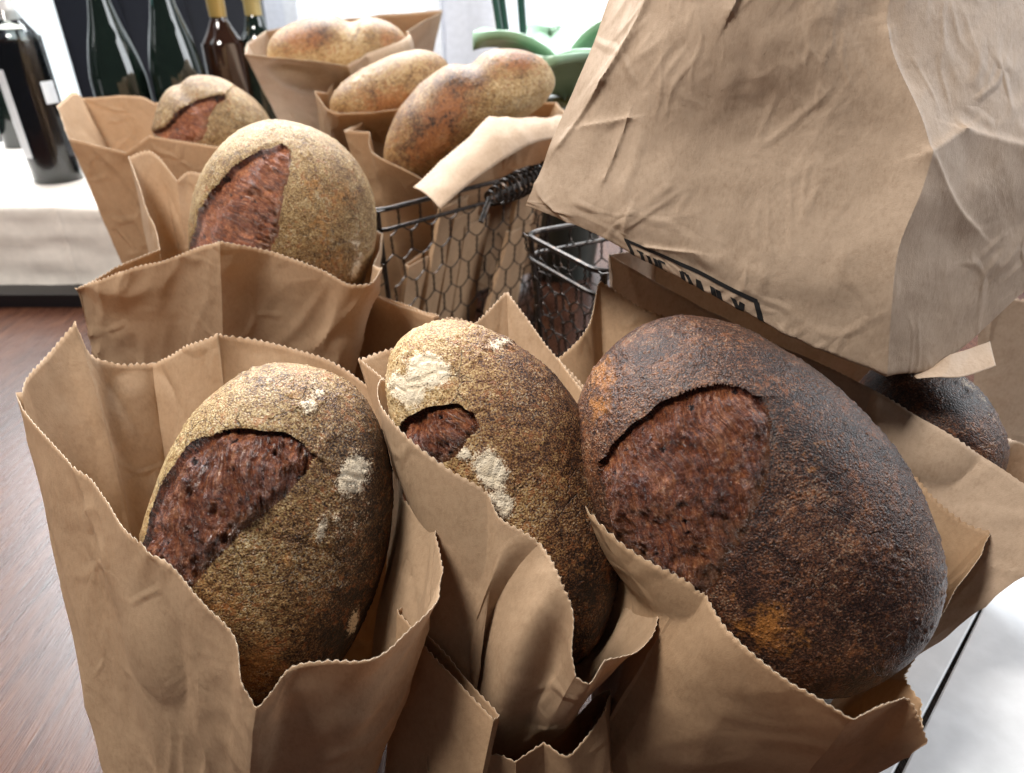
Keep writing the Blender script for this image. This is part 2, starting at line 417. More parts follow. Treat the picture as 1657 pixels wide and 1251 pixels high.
def pushout(V, key, m):
    C, F, ax, bend, pw = LOAF[key]
    q = (V-C)@F; q[:, 0] -= bend*((np.clip(q[:, 1]/ax[1], -1, 1))**2-.4)
    A = ax+m; r = (np.abs(q/A)**pw).sum(1)**(1/pw)
    ins = r < 1
    q2 = np.where(ins[:, None], q/np.maximum(r, .05)[:, None], q)
    q2[:, 0] += bend*((np.clip(q[:, 1]/ax[1], -1, 1))**2-.4)
    return np.where(ins[:, None], q2@F.T+C, V)
def bag(label, cols, mat=KRAFT, step=.0012, rows=46, teeth=.0013, pitch=.0042, wr=.0016, seed=0, push=(), margin=.004, closed=True,
        group='brown paper bread bags', bottom=True, name='paper_bag', rag=.0016, sharp=22, parent=None, thick=.0003, flat_top=False):
    if closed: R, B, M = loopcurve(cols, step)
    else:
        R, B, M = loopcurve([(c[0], c[1], 1 if i in (0, len(cols)-1) else c[2], *c[3:]) for i, c in enumerate(cols)], step)
        d = np.linalg.norm(R-cols[-1][0], axis=1); e = int(np.argmin(d)); R, B, M = R[:e+1], B[:e+1], M[:e+1]
    n = len(R); nxt = np.roll(R, -1, 0) if closed else np.vstack([R[1:], R[-1:]*2-R[-2:-1]])
    seg = np.linalg.norm(nxt-R, axis=1); s = np.concatenate([[0], np.cumsum(seg)[:-1]])
    v = np.concatenate([np.linspace(0, .9, rows-10, endpoint=False), np.linspace(.9, .985, 9, endpoint=False), [.985, 1.]]); v = v
    up = R-B; ul = np.linalg.norm(up, axis=1)[:, None]; up = up/ul
    tri = 2*np.abs((s/pitch) % 1-.5)*2-1
    o3 = np.array([seed*7.1, seed*2.3, seed*4.9])
    # pinked edge plus slow raggedness
    tz = teeth*tri*(.75+.5*perlin(np.stack([s*60, s*0+seed, s*0], 1)))+rag*perlin(np.stack([s*38, s*0+seed+5.5, s*0], 1))
    V = []
    for q in v:
        # quadratic through base, mid (v=.55) and rim
        m = .55; l0 = (q-m)*(q-1)/(m); l1 = q*(q-1)/(m*(m-1)); l2 = q*(q-m)/(1-m)
        p = l0*B+l1*M+l2*R
        p = p+up*(tz*(1 if q == 1. else (.35 if q >= .985 else 0)))[:, None]
        V.append(p)
    V = np.concatenate(V)
    nr = len(v); G = V.reshape(nr, n, 3)
    du = (np.roll(G, -1, 1)-np.roll(G, 1, 1)) if closed else np.gradient(G, axis=1); dv = np.gradient(G, axis=0)
    Nn = np.cross(du, dv); Nn /= np.linalg.norm(Nn, axis=2)[:, :, None]+1e-12; Nn = Nn.reshape(-1, 3)
    sc = np.stack([np.tile(s, nr), (v[:, None]*ul.mean()*np.ones(n)).ravel(), np.zeros(nr*n)+seed*3.3], 1)
    rid = 1-np.abs(perlin(sc*np.array([15, 10, 1])+o3))*4.5
    rid2 = 1-np.abs(perlin(sc@np.array([[.8, .6, 0], [-.6, .8, 0], [0, 0, 1]])*np.array([26, 11, 1])+o3+31))*5
    soft = fbm(sc*np.array([13, 9, 1])+o3+77, 2)
    amp = .35+.65*sstep(-.1, .4, perlin(sc*np.array([7, 7, 1])+o3+11))
    V = V+Nn*(wr*(1.5*soft+amp*(1.0*np.clip(rid, 0, 1)**1.25+.7*np.clip(rid2, 0, 1)**1.25)))[:, None]
    for key in push:
        V0 = V.copy()
        for it in range(14):
            V = pushout(V, key, margin); G = V.reshape(nr, n, 3); A = G.copy()
            A[1:-3] = .5*G[1:-3]+.25*(G[:-4]+G[2:-2])
            mv = np.linalg.norm(pushout(V0, key, margin+.010)-V0, axis=1).reshape(nr, n, 1) > 1e-6
            V = np.where(mv, A, G).reshape(-1, 3)
        V = pushout(V, key, margin+.002)
    faces = []
    J = np.arange(n if closed else n-1); I = np.arange(nr-1)
    II, JJ = np.meshgrid(I, J, indexing='ij'); II = II.ravel(); JJ = JJ.ravel()
    faces = np.stack([II*n+JJ, II*n+(JJ+1) % n, (II+1)*n+(JJ+1) % n, (II+1)*n+JJ], 1).tolist()
    V = V.tolist()
    if bottom and closed:
        V.append(list(np.mean(B, 0))); faces += [[(j+1) % n, j, len(V)-1] for j in range(n)]
    loc = np.mean(B, 0); loc[2] = min(B[:, 2])
    V = np.array(V)-loc
    o = mesh_obj(name, V, faces, [mat, EDGE], parent, True, sharp)
    o.location = tuple(loc)
    md = o.modifiers.new('paper thickness', 'SOLIDIFY'); md.thickness = thick; md.offset = 0; md.use_rim = True; md.material_offset_rim = 1
    return tag(o, label, 'bag', group)

# ------------------------------------------------------------------ setting
def wood_mat():
    t = NT('dark_table_wood'); v = t.coord((14, 1.1, 1)); g = t.noise(v, 9, 6, .6, .8); f = t.noise(t.coord((160, 6, 1)), 6, 3, .6); b = t.noise(t.coord(), 3, 3)
    x = t.math('ADD', t.math('MULTIPLY', g, .6), t.math('ADD', t.math('MULTIPLY', f, .3), t.math('MULTIPLY', b, .2)))
    c = t.ramp(x, [(.35, (.020, .008, .005)), (.52, (.062, .022, .012)), (.68, (.11, .044, .022)), (.85, (.16, .072, .036))])
    return t.fin(t.bsdf(Base_Color=c, Roughness=t.math('ADD', t.math('MULTIPLY', f, .16), .20), Specular_IOR_Level=.5, Normal=t.bump(f, .0008, .25)))
m = MB(); m.box((-1.7, -.4, -.04), (1.7, 2.0, 0)); tag(m.build('table_top', wood_mat(), smooth=False), kind='structure')
WALL = simple('white_plaster', (.74, .75, .80), .8)
m = MB(); m.box((-4, 2.6, -1), (4, 2.7, 3)); tag(m.build('wall_back', WALL, smooth=False), kind='structure')
def glow(name, col_, s):
    t = NT(name); e = t.n('Emission'); v = t.coord(); nz = t.noise(v, 2.5, 3)
    t.t.links.new(t.mix(nz, tuple(c*.86 for c in col_), col_), e.inputs[0]); e.inputs[1].default_value = s
    return t.fin(e)
GLOW = glow('daylit_glass', (.90, .97, 1.0), 1.5); WHITEP = simple('white_window_paint', (.80, .81, .84), .5)
def window(label, x0, x1, z0, z1):
    r = empty('window', ((x0+x1)/2, 2.58, z0)); tag(r, label, 'window')
    m = MB(); m.box((x0, 2.585, z0), (x1, 2.595, z1)); into(m.build('pane', GLOW, smooth=False), r)
    m = MB(); t_ = .045
    m.box((x0-t_, 2.54, z0-t_), (x0, 2.598, z1+t_)); m.box((x1, 2.54, z0-t_), (x1+t_, 2.598, z1+t_))
    m.box((x0, 2.54, z0-t_), (x1, 2.598, z0)); m.box((x0, 2.54, z1), (x1, 2.598, z1+t_)); into(m.build('window_frame', WHITEP, smooth=False), r)
window('bright window past the clear-shouldered wine bottle', -2.6, -1.45, .12, 1.9)
window('bright window behind the loaf in the straight-edged bag', -.70, -.28, .12, 1.9)
window('bright window behind the orchid leaves', -.02, .75, .12, 1.9)
m = MB(); m.box((-1.20, 2.05, 0), (-.67, 2.11, 1.5)); 
for i in range(3): m.box((-1.185+i*.172, 2.046, .03), (-1.027+i*.172, 2.0502, 1.47))
m.box((-1.20, 2.0, -.039), (-.67, 2.12, -.001))
tag(m.build('screen_board', simple('dark_navy_paint', (.010, .013, .022), .45), smooth=False), 'dark navy board standing behind the wine bottles', 'board')
# two white boards at the right end of the table
BOARD = simple('white_board', (.74, .755, .78), .5)
def slab(label, pts, z0, z1, mat, name, cat, group=None):
    P = [ground(*p, z1) for p in pts]; n = len(P)
    v = [(p[0], p[1], z0) for p in P]+[(p[0], p[1], z1) for p in P]
    f = [tuple(range(n-1, -1, -1)), tuple(range(n, 2*n))]+[(i, (i+1) % n, n+(i+1) % n, n+i) for i in range(n)]
    o = mesh_obj(name, v, f, mat, None, False); b = o.modifiers.new('edge', 'BEVEL'); b.width = .0012; b.segments = 2
    return tag(o, label, cat, group)
slab('white board lying on the table under the flap of the bag', [(1240, 1290), (1425, 1290), (1640, 880), (1420, 880)], .0, .022, BOARD, 'white_board', 'board', 'white boards on the table')
slab('wide white board lying past the dark gap at the table end', [(1440, 1290), (2300, 1290), (2100, 820), (1657, 850)], .0, .022, BOARD, 'white_board', 'board', 'white boards on the table')

# pale cloth-covered riser on a black tray, bottles on top
def riser():
    x0, x1, y0, y1, z0, z1 = -1.3, -.40, 1.09, 1.62, .022, .155
    nu, nv = 220, 60; V = []
    # perimeter-wrapped drape: front face then top face
    L1 = z1-z0; L2 = y1-y0
    for j in range(nv+1):
        s = (L1+L2)*j/nv
        for i in range(nu+1):
            x = x0+(x1-x0)*i/nu
            if s < L1: y, z = y0, z0+s
            else: y, z = y0+(s-L1), z1
            r = .012; dd = s-L1
            if abs(dd) < r: y = y0+(max(0, dd)+ (r-abs(dd))*.3); z = z1-(max(0, -dd)+(r-abs(dd))*.3)
            V.append((x, y, z))
    V = np.array(V); sx = np.stack([V[:, 0]*5, (V[:, 2]+V[:, 1])*26, V[:, 0]*0], 1)
    h = .010*fbm(sx, 3)+.006*(1-np.abs(perlin(sx*np.array([1.3, 1.0, 1])+9))*2)
    fr = V[:, 1] < y0+.013
    V[:, 1] -= np.where(fr, h*.6+.001*np.sin(V[:, 2]*140+2*V[:, 0]), 0); V[:, 2] += np.where(fr, 0, np.clip(h*.25, -.004, -.0005))
    V[:, 1] += np.where(np.abs(V[:, 0]+.735) < .004, .003, 0)
    f = [(j*(nu+1)+i, j*(nu+1)+i+1, (j+1)*(nu+1)+i+1, (j+1)*(nu+1)+i) for j in range(nv) for i in range(nu)]
    root = empty('cloth_riser', ((x0+x1)/2, y0, .02)); tag(root, 'low riser covered with creased off-white cloth under the wine bottles', 'riser')
    into(mesh_obj('cloth', V, f, simple('offwhite_cloth', (.80, .74, .68), .85)), root)
    m = MB(); m.box((x0+.005, y0+.03, z0), (x1-.005, y1-.005, z1-.008)); into(m.build('core', simple('riser_wood', (.30, .24, .18), .7), smooth=False), root)
    m = MB(); m.box((x0-.03, y0-.05, 0), (x1+.03, y1, .014)); m.box((x0-.03, y0-.05, .014), (x1+.03, y0-.042, .022)); m.box((x0-.03, y0-.042, .014), (x1+.03, y1, .0215))
    tag(m.build('serving_tray', simple('black_lacquer', (.006, .006, .008), .4), smooth=False), 'black tray on the table under the cloth riser', 'tray')
riser()

def bottle(px, py, z, label, r=.038, h=.31, sh=.20, glass=(.004, .008, .006), clear=False, cap=(.02, .02, .02), lab=None, wine=(.02, .004, .006), burg=False):
    P = ground(px, py, z); root = empty('wine_bottle', P); tag(root, label, 'bottle', 'wine bottles on the cloth riser')
    nr = .0145
    if burg: prof = [(.0, .004), (r*.9, 0), (r, .006), (r, sh*.62), (r*.93, sh*.78), (r*.74, sh*.95), (r*.54, sh*1.08), (nr*1.15, sh*1.25), (nr, sh*1.33), (nr, h-.02), (nr+.002, h-.018), (nr+.002, h-.004), (nr, h)]
    else: prof = [(.0, .004), (r*.9, 0), (r, .006), (r, sh), (r*.97, sh+.010), (r*.85, sh+.022), (r*.6, sh+.038), (nr*1.2, sh+.052), (nr, sh+.062), (nr, h-.02), (nr+.002, h-.018), (nr+.002, h-.004), (nr, h)]
    L = smooth_line(prof, 5); L[:, 0] = np.maximum(L[:, 0], 0)
    t = NT('bottle_glass')
    if clear: G = t.fin(t.bsdf(Base_Color=(.93, .97, .95), Roughness=.02, Transmission_Weight=1.0, IOR=1.45))
    else: G = t.fin(t.bsdf(Base_Color=t.mix(t.noise(t.coord(), 30), glass, tuple(g*1.5 for g in glass)), Roughness=.06, Specular_IOR_Level=.6, Coat_Weight=.5, Coat_Roughness=.03))
    m = MB(); m.lathe(L, 48, P); into(m.build('glass', G, sharp=60), root)
    if clear:
        ins = [(max(0, a-.0025), b+.003) for a, b in L if b < sh+.012]; ins = ins+[(0, ins[-1][1])]
        m = MB(); m.lathe(ins, 40, P); into(m.build('wine', simple('red_wine', wine, .15), sharp=40), root)
    cp = [(nr+.0008, h-.075), (nr+.0014, h-.06), (nr+.0012, h-.02), (nr+.0032, h-.0175), (nr+.0032, h-.003), (nr, h+.001), (0, h+.0012)]
    m = MB(); m.lathe(cp, 32, P); into(m.build('capsule', simple('capsule_foil', cap, .35, .3)), root)
    if lab:
        a0, a1, z0, z1, lc = lab
        m = MB(); m.lathe([(r+.0005, z0), (r+.0005, z1)], 30, P, math.radians(a0), math.radians(a1))
        into(m.build('label', simple('label_paper', lc, .6)), root)
    return root
b1 = bottle(96, 290, .155, 'wine bottle with clear shoulder and dark red wine and white labels', r=.040, h=.33, sh=.215, clear=True, lab=(212, 258, .045, .185, (.62, .63, .66)), wine=(.004, .004, .007), cap=(.8, .8, .8))
m = MB(); m.lathe([(.0406, .13), (.0406, .165)], 12, ground(96, 290, .155), math.radians(-32), math.radians(6)); into(m.build('label', simple('label_paper', (.75, .78, .82), .6)), b1)
bottle(40, 235, .155, 'dark wine bottle half hidden behind the clear-shouldered one', r=.038, burg=True)
bottle(232, 275, .155, 'dark burgundy bottle with pale turquoise collar', r=.047, h=.34, sh=.23, burg=True, cap=(.25, .55, .52), lab=(200, 330, .03, .10, (.7, .72, .76)))
bottle(322, 270, .155, 'dark burgundy bottle with low white label', r=.047, h=.35, sh=.24, burg=True, cap=(.02, .02, .03), lab=(200, 330, .03, .105, (.7, .72, .76)))
bottle(396, 255, .155, 'amber brown bottle with orange glow and gold neck', r=.040, h=.33, sh=.195, glass=(.016, .006, .003), cap=(.30, .20, .06))
bottle(448, 250, .155, 'dark bottle with gold cap near the back loaf', r=.034, h=.30, sh=.20, cap=(.32, .25, .10))

# orchid with moss in a pot
def orchid():
    P = np.array(at(918, 150, 1.12)); P[2] = 0; root = empty('potted_orchid', P); tag(root, 'potted plant with broad pale green leaves, dark stems and moss', 'plant')
    m = MB(); m.lathe([(0, .001), (.06, .0), (.075, .15), (.085, .27), (.078, .272), (.07, .25), (0, .25)], 40, P); into(m.build('pot', simple('dark_pot', (.03, .035, .03), .5)), root)
    GL = NT('leaf_green'); n = GL.noise(GL.coord((1, 1, 1)), 25, 4)
    lm = GL.fin(GL.bsdf(Base_Color=GL.mix(n, (.16, .30, .18), (.32, .46, .33)), Roughness=.28, Specular_IOR_Level=.6))
    for (ang, ln, wd, rise, hz) in ((200, .16, .055, .10, .0), (300, .15, .058, .06, .01), (255, .17, .055, .075, -.005), (20, .17, .05, .08, 0), (100, .15, .05, .1, .0), (330, .13, .05, .10, .02)):
        a = math.radians(ang); d = np.array([math.cos(a), math.sin(a), 0]); s = np.array([-d[1], d[0], 0]); V = []; nU, nV = 16, 8
        for i in range(nU+1):
            t = i/nU; c = P+np.array([0, 0, .30+hz])+d*(ln*t)+np.array([0, 0, rise*.8*math.sin(t*1.9)])
            wq = 1.25*wd*math.sin(math.pi*min(1, .12+t*.88))**.6
            for j in range(nV+1):
                q = j/nV*2-1; V.append(c+s*wq*q+np.array([0, 0, .018*abs(q)**1.5-.003*math.cos(q*9)]))
        f = [(i*(nV+1)+j, i*(nV+1)+j+1, (i+1)*(nV+1)+j+1, (i+1)*(nV+1)+j) for i in range(nU) for j in range(nV)]
        o = mesh_obj('leaf', V, f, lm); md = o.modifiers.new('t', 'SOLIDIFY'); md.thickness = .003; into(o, root)
    sm = simple('stem_green', (.012, .05, .04), .4)
    for (x, y, tx, ty) in ((-.085, .0, -.16, .02), (-.08, .02, -.145, .01), (-.06, .01, -.10, .03)):
        m = MB(); pts = [P+np.array([x+(tx-x)*t, y+(ty-y)*t, .25+.45*t+.0*t]) for t in np.linspace(0, 1, 8)]; m.tube(pts, .006, 8); into(m.build('stem', sm), root)
    rs = np.random.RandomState(3); m = MB()
    for k in range(2600):
        a = rs.uniform(0, 6.28); r = .095*math.sqrt(rs.uniform()); b = P+np.array([r*math.cos(a), r*math.sin(a), .265+.03*(1-(r/.09)**2)-(.07*rs.uniform() if r > .08 else 0)])
        d = rs.normal(size=3); d[2] = abs(d[2])*.7; d *= .014/np.linalg.norm(d); s = rs.normal(size=3); s *= .0013/np.linalg.norm(s)
        m.add([b-s, b+s, b+d*.6+s*.7, b+d], [(0, 1, 2, 3)])
    o = m.build('moss', simple('dry_moss', (.17, .15, .045), .9), smooth=False); o['kind'] = 'stuff'; into(o, root)
orchid()

# ------------------------------------------------------------------ wire baskets
WIRE = NT('dark_wire'); _n = WIRE.noise(WIRE.coord(), 180, 3)
WIRE = WIRE.fin(WIRE.bsdf(Base_Color=WIRE.ramp(_n, [(.35, (.018, .016, .015)), (.6, (.05, .04, .034)), (.8, (.14, .07, .04))]), Metallic=.85, Roughness=.34))
def hexwire(m, P00, P10, P11, P01, cell, r):
    W = np.linalg.norm(P10-P00); H = np.linalg.norm(P01-P00); nx = max(2, int(round(W/cell))); ch = cell*1.15; ny = max(2, int(round(H/ch)))
    def S(u, v):
        u = min(1, max(0, u)); v = min(1, max(0, v))
        return (P00*(1-u)+P10*u)*(1-v)+(P01*(1-u)+P11*u)*v
    rs = np.random.RandomState(int(W*1e4) % 9999)
    nrm = np.cross(P10-P00, P01-P00); nrm /= np.linalg.norm(nrm)
    for i in range(nx):
        for j in range(ny+1):
            off = .5 if j % 2 else 0
            u0 = (i+off)/nx; u1 = (i+.5+off)/nx; u2 = (i+1+off)/nx; v = j/ny; a = .28/ny
            J = lambda: rs.uniform(-.06, .06)/nx
            A, B, C_ = (u0, v), (u1+J(), v+a), (u2, v)
            for p, q in ((A, B), (B, C_)):
                if p[0] > 1 or q[0] > 1.02: continue
                pts = [S(p[0]+(q[0]-p[0])*t, p[1]+(q[1]-p[1])*(t*t*(3-2*t)))+nrm*.0012*math.sin(t*3.14)*(1 if p is A else -1) for t in np.linspace(0, 1, 5)]
                m.tube(pts, r, 5)
            if v+a < 1 and u1 <= 1:   # twisted pair joining one row to the next
                for s in (0, 1):
                    pts = [S(B[0], B[1]+(1/ny-a)*t)+nrm*.0011*math.cos(t*9+s*math.pi)+(P10-P00)/W*.0011*math.sin(t*9+s*math.pi) for t in np.linspace(0, 1, 9)]
                    m.tube(pts, r*.8, 4)
def basket(label, p0, e1, e2, l1, l2, h, taper, cell, handles, zb=.002):
    p0 = np.array([*p0, 0.]); e1 = np.array([*e1, 0.]); e1 /= np.linalg.norm(e1); e2 = np.array([*e2, 0.]); e2 /= np.linalg.norm(e2)
    T = [p0, p0+e1*l1, p0+e1*l1+e2*l2, p0+e2*l2]; c = sum(T)/4; T = [t+np.array([0, 0, h]) for t in T]
    B = [c+(t-c)*taper for t in T]; B = [np.array([b[0], b[1], zb+.003]) for b in B]
    root = empty('wire_basket', (c[0], c[1], 0)); tag(root, label, 'basket', 'dark wire baskets')
    def rnd(Q, r):
        out = []
        for i in range(4):
            a, b, d = Q[i-1], Q[i], Q[(i+1) % 4]; u = (a-b)/np.linalg.norm(a-b); w_ = (d-b)/np.linalg.norm(d-b)
            for t in np.linspace(0, 1, 6): out.append((b+u*r)*(1-t)**2+2*b*t*(1-t)+(b+w_*r)*t*t)
        return out
    m = MB(); m.tube(rnd(T, .02), .0026, 8, True); into(m.build('rim', WIRE), root)
    m = MB(); m.tube(rnd([t-np.array([0, 0, .022]) for t in T], .02), .0022, 8, True); into(m.build('lower_rim', WIRE), root)
    m = MB(); m.tube(rnd(B, .015), .003, 8, True); into(m.build('base_ring', WIRE), root)
    for t, b in zip(T, B):
        m = MB(); i = (c-t); i[2] = 0; i = i/np.linalg.norm(i)*.006; m.tube([b+i, (t+b)/2+i, t+i], .0028, 8); into(m.build('corner_post', WIRE), root)
    m = MB()
    for k in range(4): hexwire(m, B[k], B[(k+1) % 4], T[(k+1) % 4], T[k], cell, .00085)
    hexwire(m, B[0], B[1], B[2], B[3], cell*1.2, .00085)
    into(m.build('wire_mesh', WIRE), root)
    for (P, Q) in handles:
        P = np.array(P); Q = np.array(Q); L = np.linalg.norm(Q-P); d = (Q-P)/L; x = np.cross(d, [0, 0, 1]); x /= np.linalg.norm(x); y = np.cross(x, d)
        m = MB(); m.tube([P-d*.02-np.array([0, 0, .02]), P, (P+Q)/2, Q, Q+d*.02-np.array([0, 0, .02])], .003, 8); into(m.build('handle_rod', WIRE), root)
        m = MB(); n = 13; pts = []
        for k in range(n*14+1):
            t = k/(n*14); r = .006+.0085*math.sin(math.pi*min(1, max(0, t)))**.7; a = t*n*2*math.pi
            pts.append(P+d*L*t+x*r*math.cos(a)+y*r*math.sin(a))
        m.tube(pts, .0017, 6); into(m.build('handle_coil', WIRE), root)
    return root
Z1 = .25
ra = ground(608, 343, Z1); rb = ground(905, 268, Z1); e1 = (rb-ra)[:2]; l1 = np.linalg.norm(e1); e1 /= l1
ha = ground(792, 322, Z1+.006); hb = ground(885, 276, Z1+.006)
basket('wire basket with coiled handle holding two loaves and folded bags', ra[:2], e1, (-e1[1], e1[0]), l1, .24, Z1, .86, .026, [(ha, hb)])
qa = ground(848, 378, .245); qb = ground(978, 446, .245); e = (qb-qa)[:2]; e /= np.linalg.norm(e)
basket('wire basket beside the dark crusted loaf, under the big closed bag', qa[:2], e, (-e[1], e[0]), .128, .24, .245, .80, .021, [])

# ------------------------------------------------------------------ the loaves
CR_A = crust_mat('crust_olive', -.03, .46, .65, (.36, .155, .045), RAMP_OLIVE); CR_B = crust_mat('crust_golden', -.02, .56, .55, (.40, .19, .06)); CR_C = crust_mat('crust_dark', .0, .40, .35, (.40, .16, .035), RAMP_DARK, .28)
CR_D = crust_mat('crust_gray_gold', .0, .55, .7, (.42, .20, .06), RAMP_OLIVE); CR_G = crust_mat('crust_base_brown', -.04, .42, .35, (.34, .125, .04))
CB_A = crumb_mat('crumb_red_brown', 1.2); CB_C = crumb_mat('crumb_dark_red', 1.05); CB_D = crumb_mat('crumb_pale_pink', 1.7, 1.3)
loaf('A', 'olive brown loaf with white flour smudges and one wide red-brown tear', at(434, 884, .41), 9, 27, .113, .068, .055,
     scores=[([(-.95, -.06), (-.92, .27), (-.77, .55), (-.57, .68), (-.36, .74), (-.15, .76), (.05, .74), (.19, .68)], [(-.93, -.16), (-.78, -.18), (-.51, -.06), (-.29, .2), (-.09, .39), (.08, .53), (.19, .67)])],
     flour=[(.50, .61, .17, .12, .95), (.55, .35, .40, .40, .36), (.15, .8, .4, .15, .36), (.05, .87, .10, .05, .8), (.36, .35, .06, .10, .85), (.82, -.20, .06, .10, .9), (.66, .1, .2, .35, .30), (.10, .93, .12, .05, .6), (.45, .40, .05, .05, .7), (.62, .35, .05, .06, .6)],
     amber=[(.4, .0, .5, .5, .45), (.14, -.45, .32, .32, .95), (-.3, -.15, .24, .22, .85), (.17, .21, .14, .1, .6), (-.36, .72, .3, .12, .5), (.05, -.06, .3, .25, .45), (.1, .93, .3, .15, .45)],
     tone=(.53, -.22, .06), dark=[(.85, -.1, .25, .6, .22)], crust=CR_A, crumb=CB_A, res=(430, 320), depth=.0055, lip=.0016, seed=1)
loaf('B', 'narrow golden loaf with cracked pale flour flakes and a short tear', at(820, 800, .425), -22, 14, .115, .0575, .05, bend=-.015,
     scores=[([(-.93, .54), (-.78, .59), (-.53, .63), (-.29, .64), (-.1, .61), (-.05, .54)], [(-.93, .34), (-.66, .36), (-.49, .35), (-.24, .41), (-.05, .45), (-.04, .53)])],
     flour=[(-.30, .70, .6, .30, .40), (-.15, .1, .3, .3, .36), (-.22, .79, .24, .10, 1.3), (-.5, .74, .2, .10, 1.2), (-.15, .24, .16, .12, 1.25), (-.18, .08, .13, .10, 1.1), (-.30, .36, .1, .06, .9), (.55, .78, .3, .05, .6), (.72, -.27, .05, .06, .8)],
     amber=[(-.46, .55, .4, .4, .4), (.42, -.42, .4, .3, .38), (.1, .3, .3, .4, .35)],
     tone=(.54, -.32, .22), crust=CR_B, crumb=CB_A, res=(400, 320), depth=.008, lip=.0016, seed=2)
loaf('C', 'large dark mahogany loaf with amber patches and a wide glossy tear', at(1205, 805, .40), -38, 8, .1175, .080, .065,
     scores=[([(-.60, .60), (-.35, .63), (-.13, .63), (.08, .61), (.28, .56), (.43, .47), (.51, .34)], [(-.80, .25), (-.80, -.18), (-.60, -.16), (-.28, -.07), (.01, .01), (.28, .13), (.51, .33)])],
     flour=[(-.78, -.62, .1, .05, .3)],
     amber=[(-.21, .92, .22, .13, .78), (-.35, .80, .2, .12, .75), (-.44, -.42, .26, .17, .82), (-.46, -.2, .1, .08, .6), (.5, .05, .2, .12, .45), (.4, .3, .15, .1, .5), (-.1, -.75, .5, .2, .35)],
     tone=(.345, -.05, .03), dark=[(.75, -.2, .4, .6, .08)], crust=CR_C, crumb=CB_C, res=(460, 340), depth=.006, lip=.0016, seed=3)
loaf('D', 'round-shouldered loaf with pale pink tear and grey gold crust', at(460, 385, .66), 14, 18, .106, .084, .07,
     scores=[([(-.95, -.35), (-.94, -.15), (-.85, .26), (-.62, .60), (-.43, .77), (-.2, .88)], [(-.6, -.5), (-.34, -.2), (-.12, .08), (-.08, .42), (-.08, .70), (-.1, .87)])],
     flour=[(.80, .02, .08, .16, .85), (.74, .25, .07, .1, .7), (.85, -.25, .06, .12, .8)],
     amber=[(.18, .64, .15, .15, .8), (.49, .61, .25, .15, .75), (.36, .40, .25, .25, .75), (.5, .0, .35, .3, .65)],
     tone=(.58, -.05, .10), crust=CR_D, crumb=CB_D, res=(300, 220), depth=.008, lip=.0016, seed=4)
loaf('E', 'grey gold loaf with shiny tear in the bag near the wine bottles', at(350, 218, .95), 30, 15, .072, .075, .06,
     scores=[([(-.95, -.4), (-.77, -.15), (-.65, .28), (-.45, .62), (-.15, .85)], [(-.5, -.35), (-.2, .02), (-.22, .37), (-.2, .63), (-.1, .84)])],
     notch=[(.55, -1, .14, .006)], tone=(.56, 0, .05), amber=[(.1, .2, .3, .3, .4)], crust=CR_D, crumb=CB_D, res=(190, 140), depth=.008, seed=5)
loaf('G', 'curved loaf showing its blistered base, propped in the coil-handled basket', at(752, 186, .86), 60, 0, .122, .050, .055, bend=.022, notch=[(.30, -1, .13, .009)],
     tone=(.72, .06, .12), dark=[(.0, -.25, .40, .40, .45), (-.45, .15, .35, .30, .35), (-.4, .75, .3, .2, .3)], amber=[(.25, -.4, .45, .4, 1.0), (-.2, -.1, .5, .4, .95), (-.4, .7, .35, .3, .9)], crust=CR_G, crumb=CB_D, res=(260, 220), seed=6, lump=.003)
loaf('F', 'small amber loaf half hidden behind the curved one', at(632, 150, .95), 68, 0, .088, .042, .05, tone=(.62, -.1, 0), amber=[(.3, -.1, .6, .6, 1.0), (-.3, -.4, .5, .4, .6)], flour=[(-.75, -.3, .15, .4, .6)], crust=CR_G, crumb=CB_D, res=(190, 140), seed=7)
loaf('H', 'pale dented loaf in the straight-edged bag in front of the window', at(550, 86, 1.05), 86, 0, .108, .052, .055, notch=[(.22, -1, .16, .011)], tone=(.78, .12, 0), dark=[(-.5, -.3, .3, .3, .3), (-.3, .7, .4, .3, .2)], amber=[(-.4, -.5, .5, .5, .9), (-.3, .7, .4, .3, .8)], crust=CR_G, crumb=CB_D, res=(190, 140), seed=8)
loaf('J', 'grey floured loaf end peeking out beneath the big closed bag', at(1500, 690, .50), -35, 0, .056, .040, .05, tone=(.30, 0, 0), flour=[(.9, .2, .2, .8, .5), (.4, .85, .5, .2, .42)], crust=CR_C, crumb=CB_D, res=(190, 140), seed=9)

# ------------------------------------------------------------------ the bags
def mid(a, b, t=.5): return a*(1-t)+b*t
def base4(FL, FR, BR, BL, inset=.025):
    g = dict(FL=FL, FR=FR, BR=BR, BL=BL); ctr = (FL+FR+BR+BL)/4
    g['GL'] = mid(mid(FL, BL), ctr, .18); g['GR'] = mid(mid(FR, BR), ctr, .18)
    g['FM'] = mid(FL, FR); g['BM'] = mid(BL, BR)
    return g
def V3(x, y, z=0.): return np.array([x, y, z], float)
def mk(b, rows):
    """rows: (px, py, depth, corner, base key or (key, key, t), optional mid (px, py, d))"""
    out = []
    for r in rows:
        k = r[4]; bp = b[k] if isinstance(k, str) else mid(b[k[0]], b[k[1]], k[2])
        out.append((at(*r[:3]), bp, r[3], at(*r[5]) if len(r) > 5 else None))
    return out
gA = ground(192, 1350); gA2 = ground(560, 1400)
bA = base4(gA, gA2, gA2+V3(.01, .12), gA+V3(.0, .12))
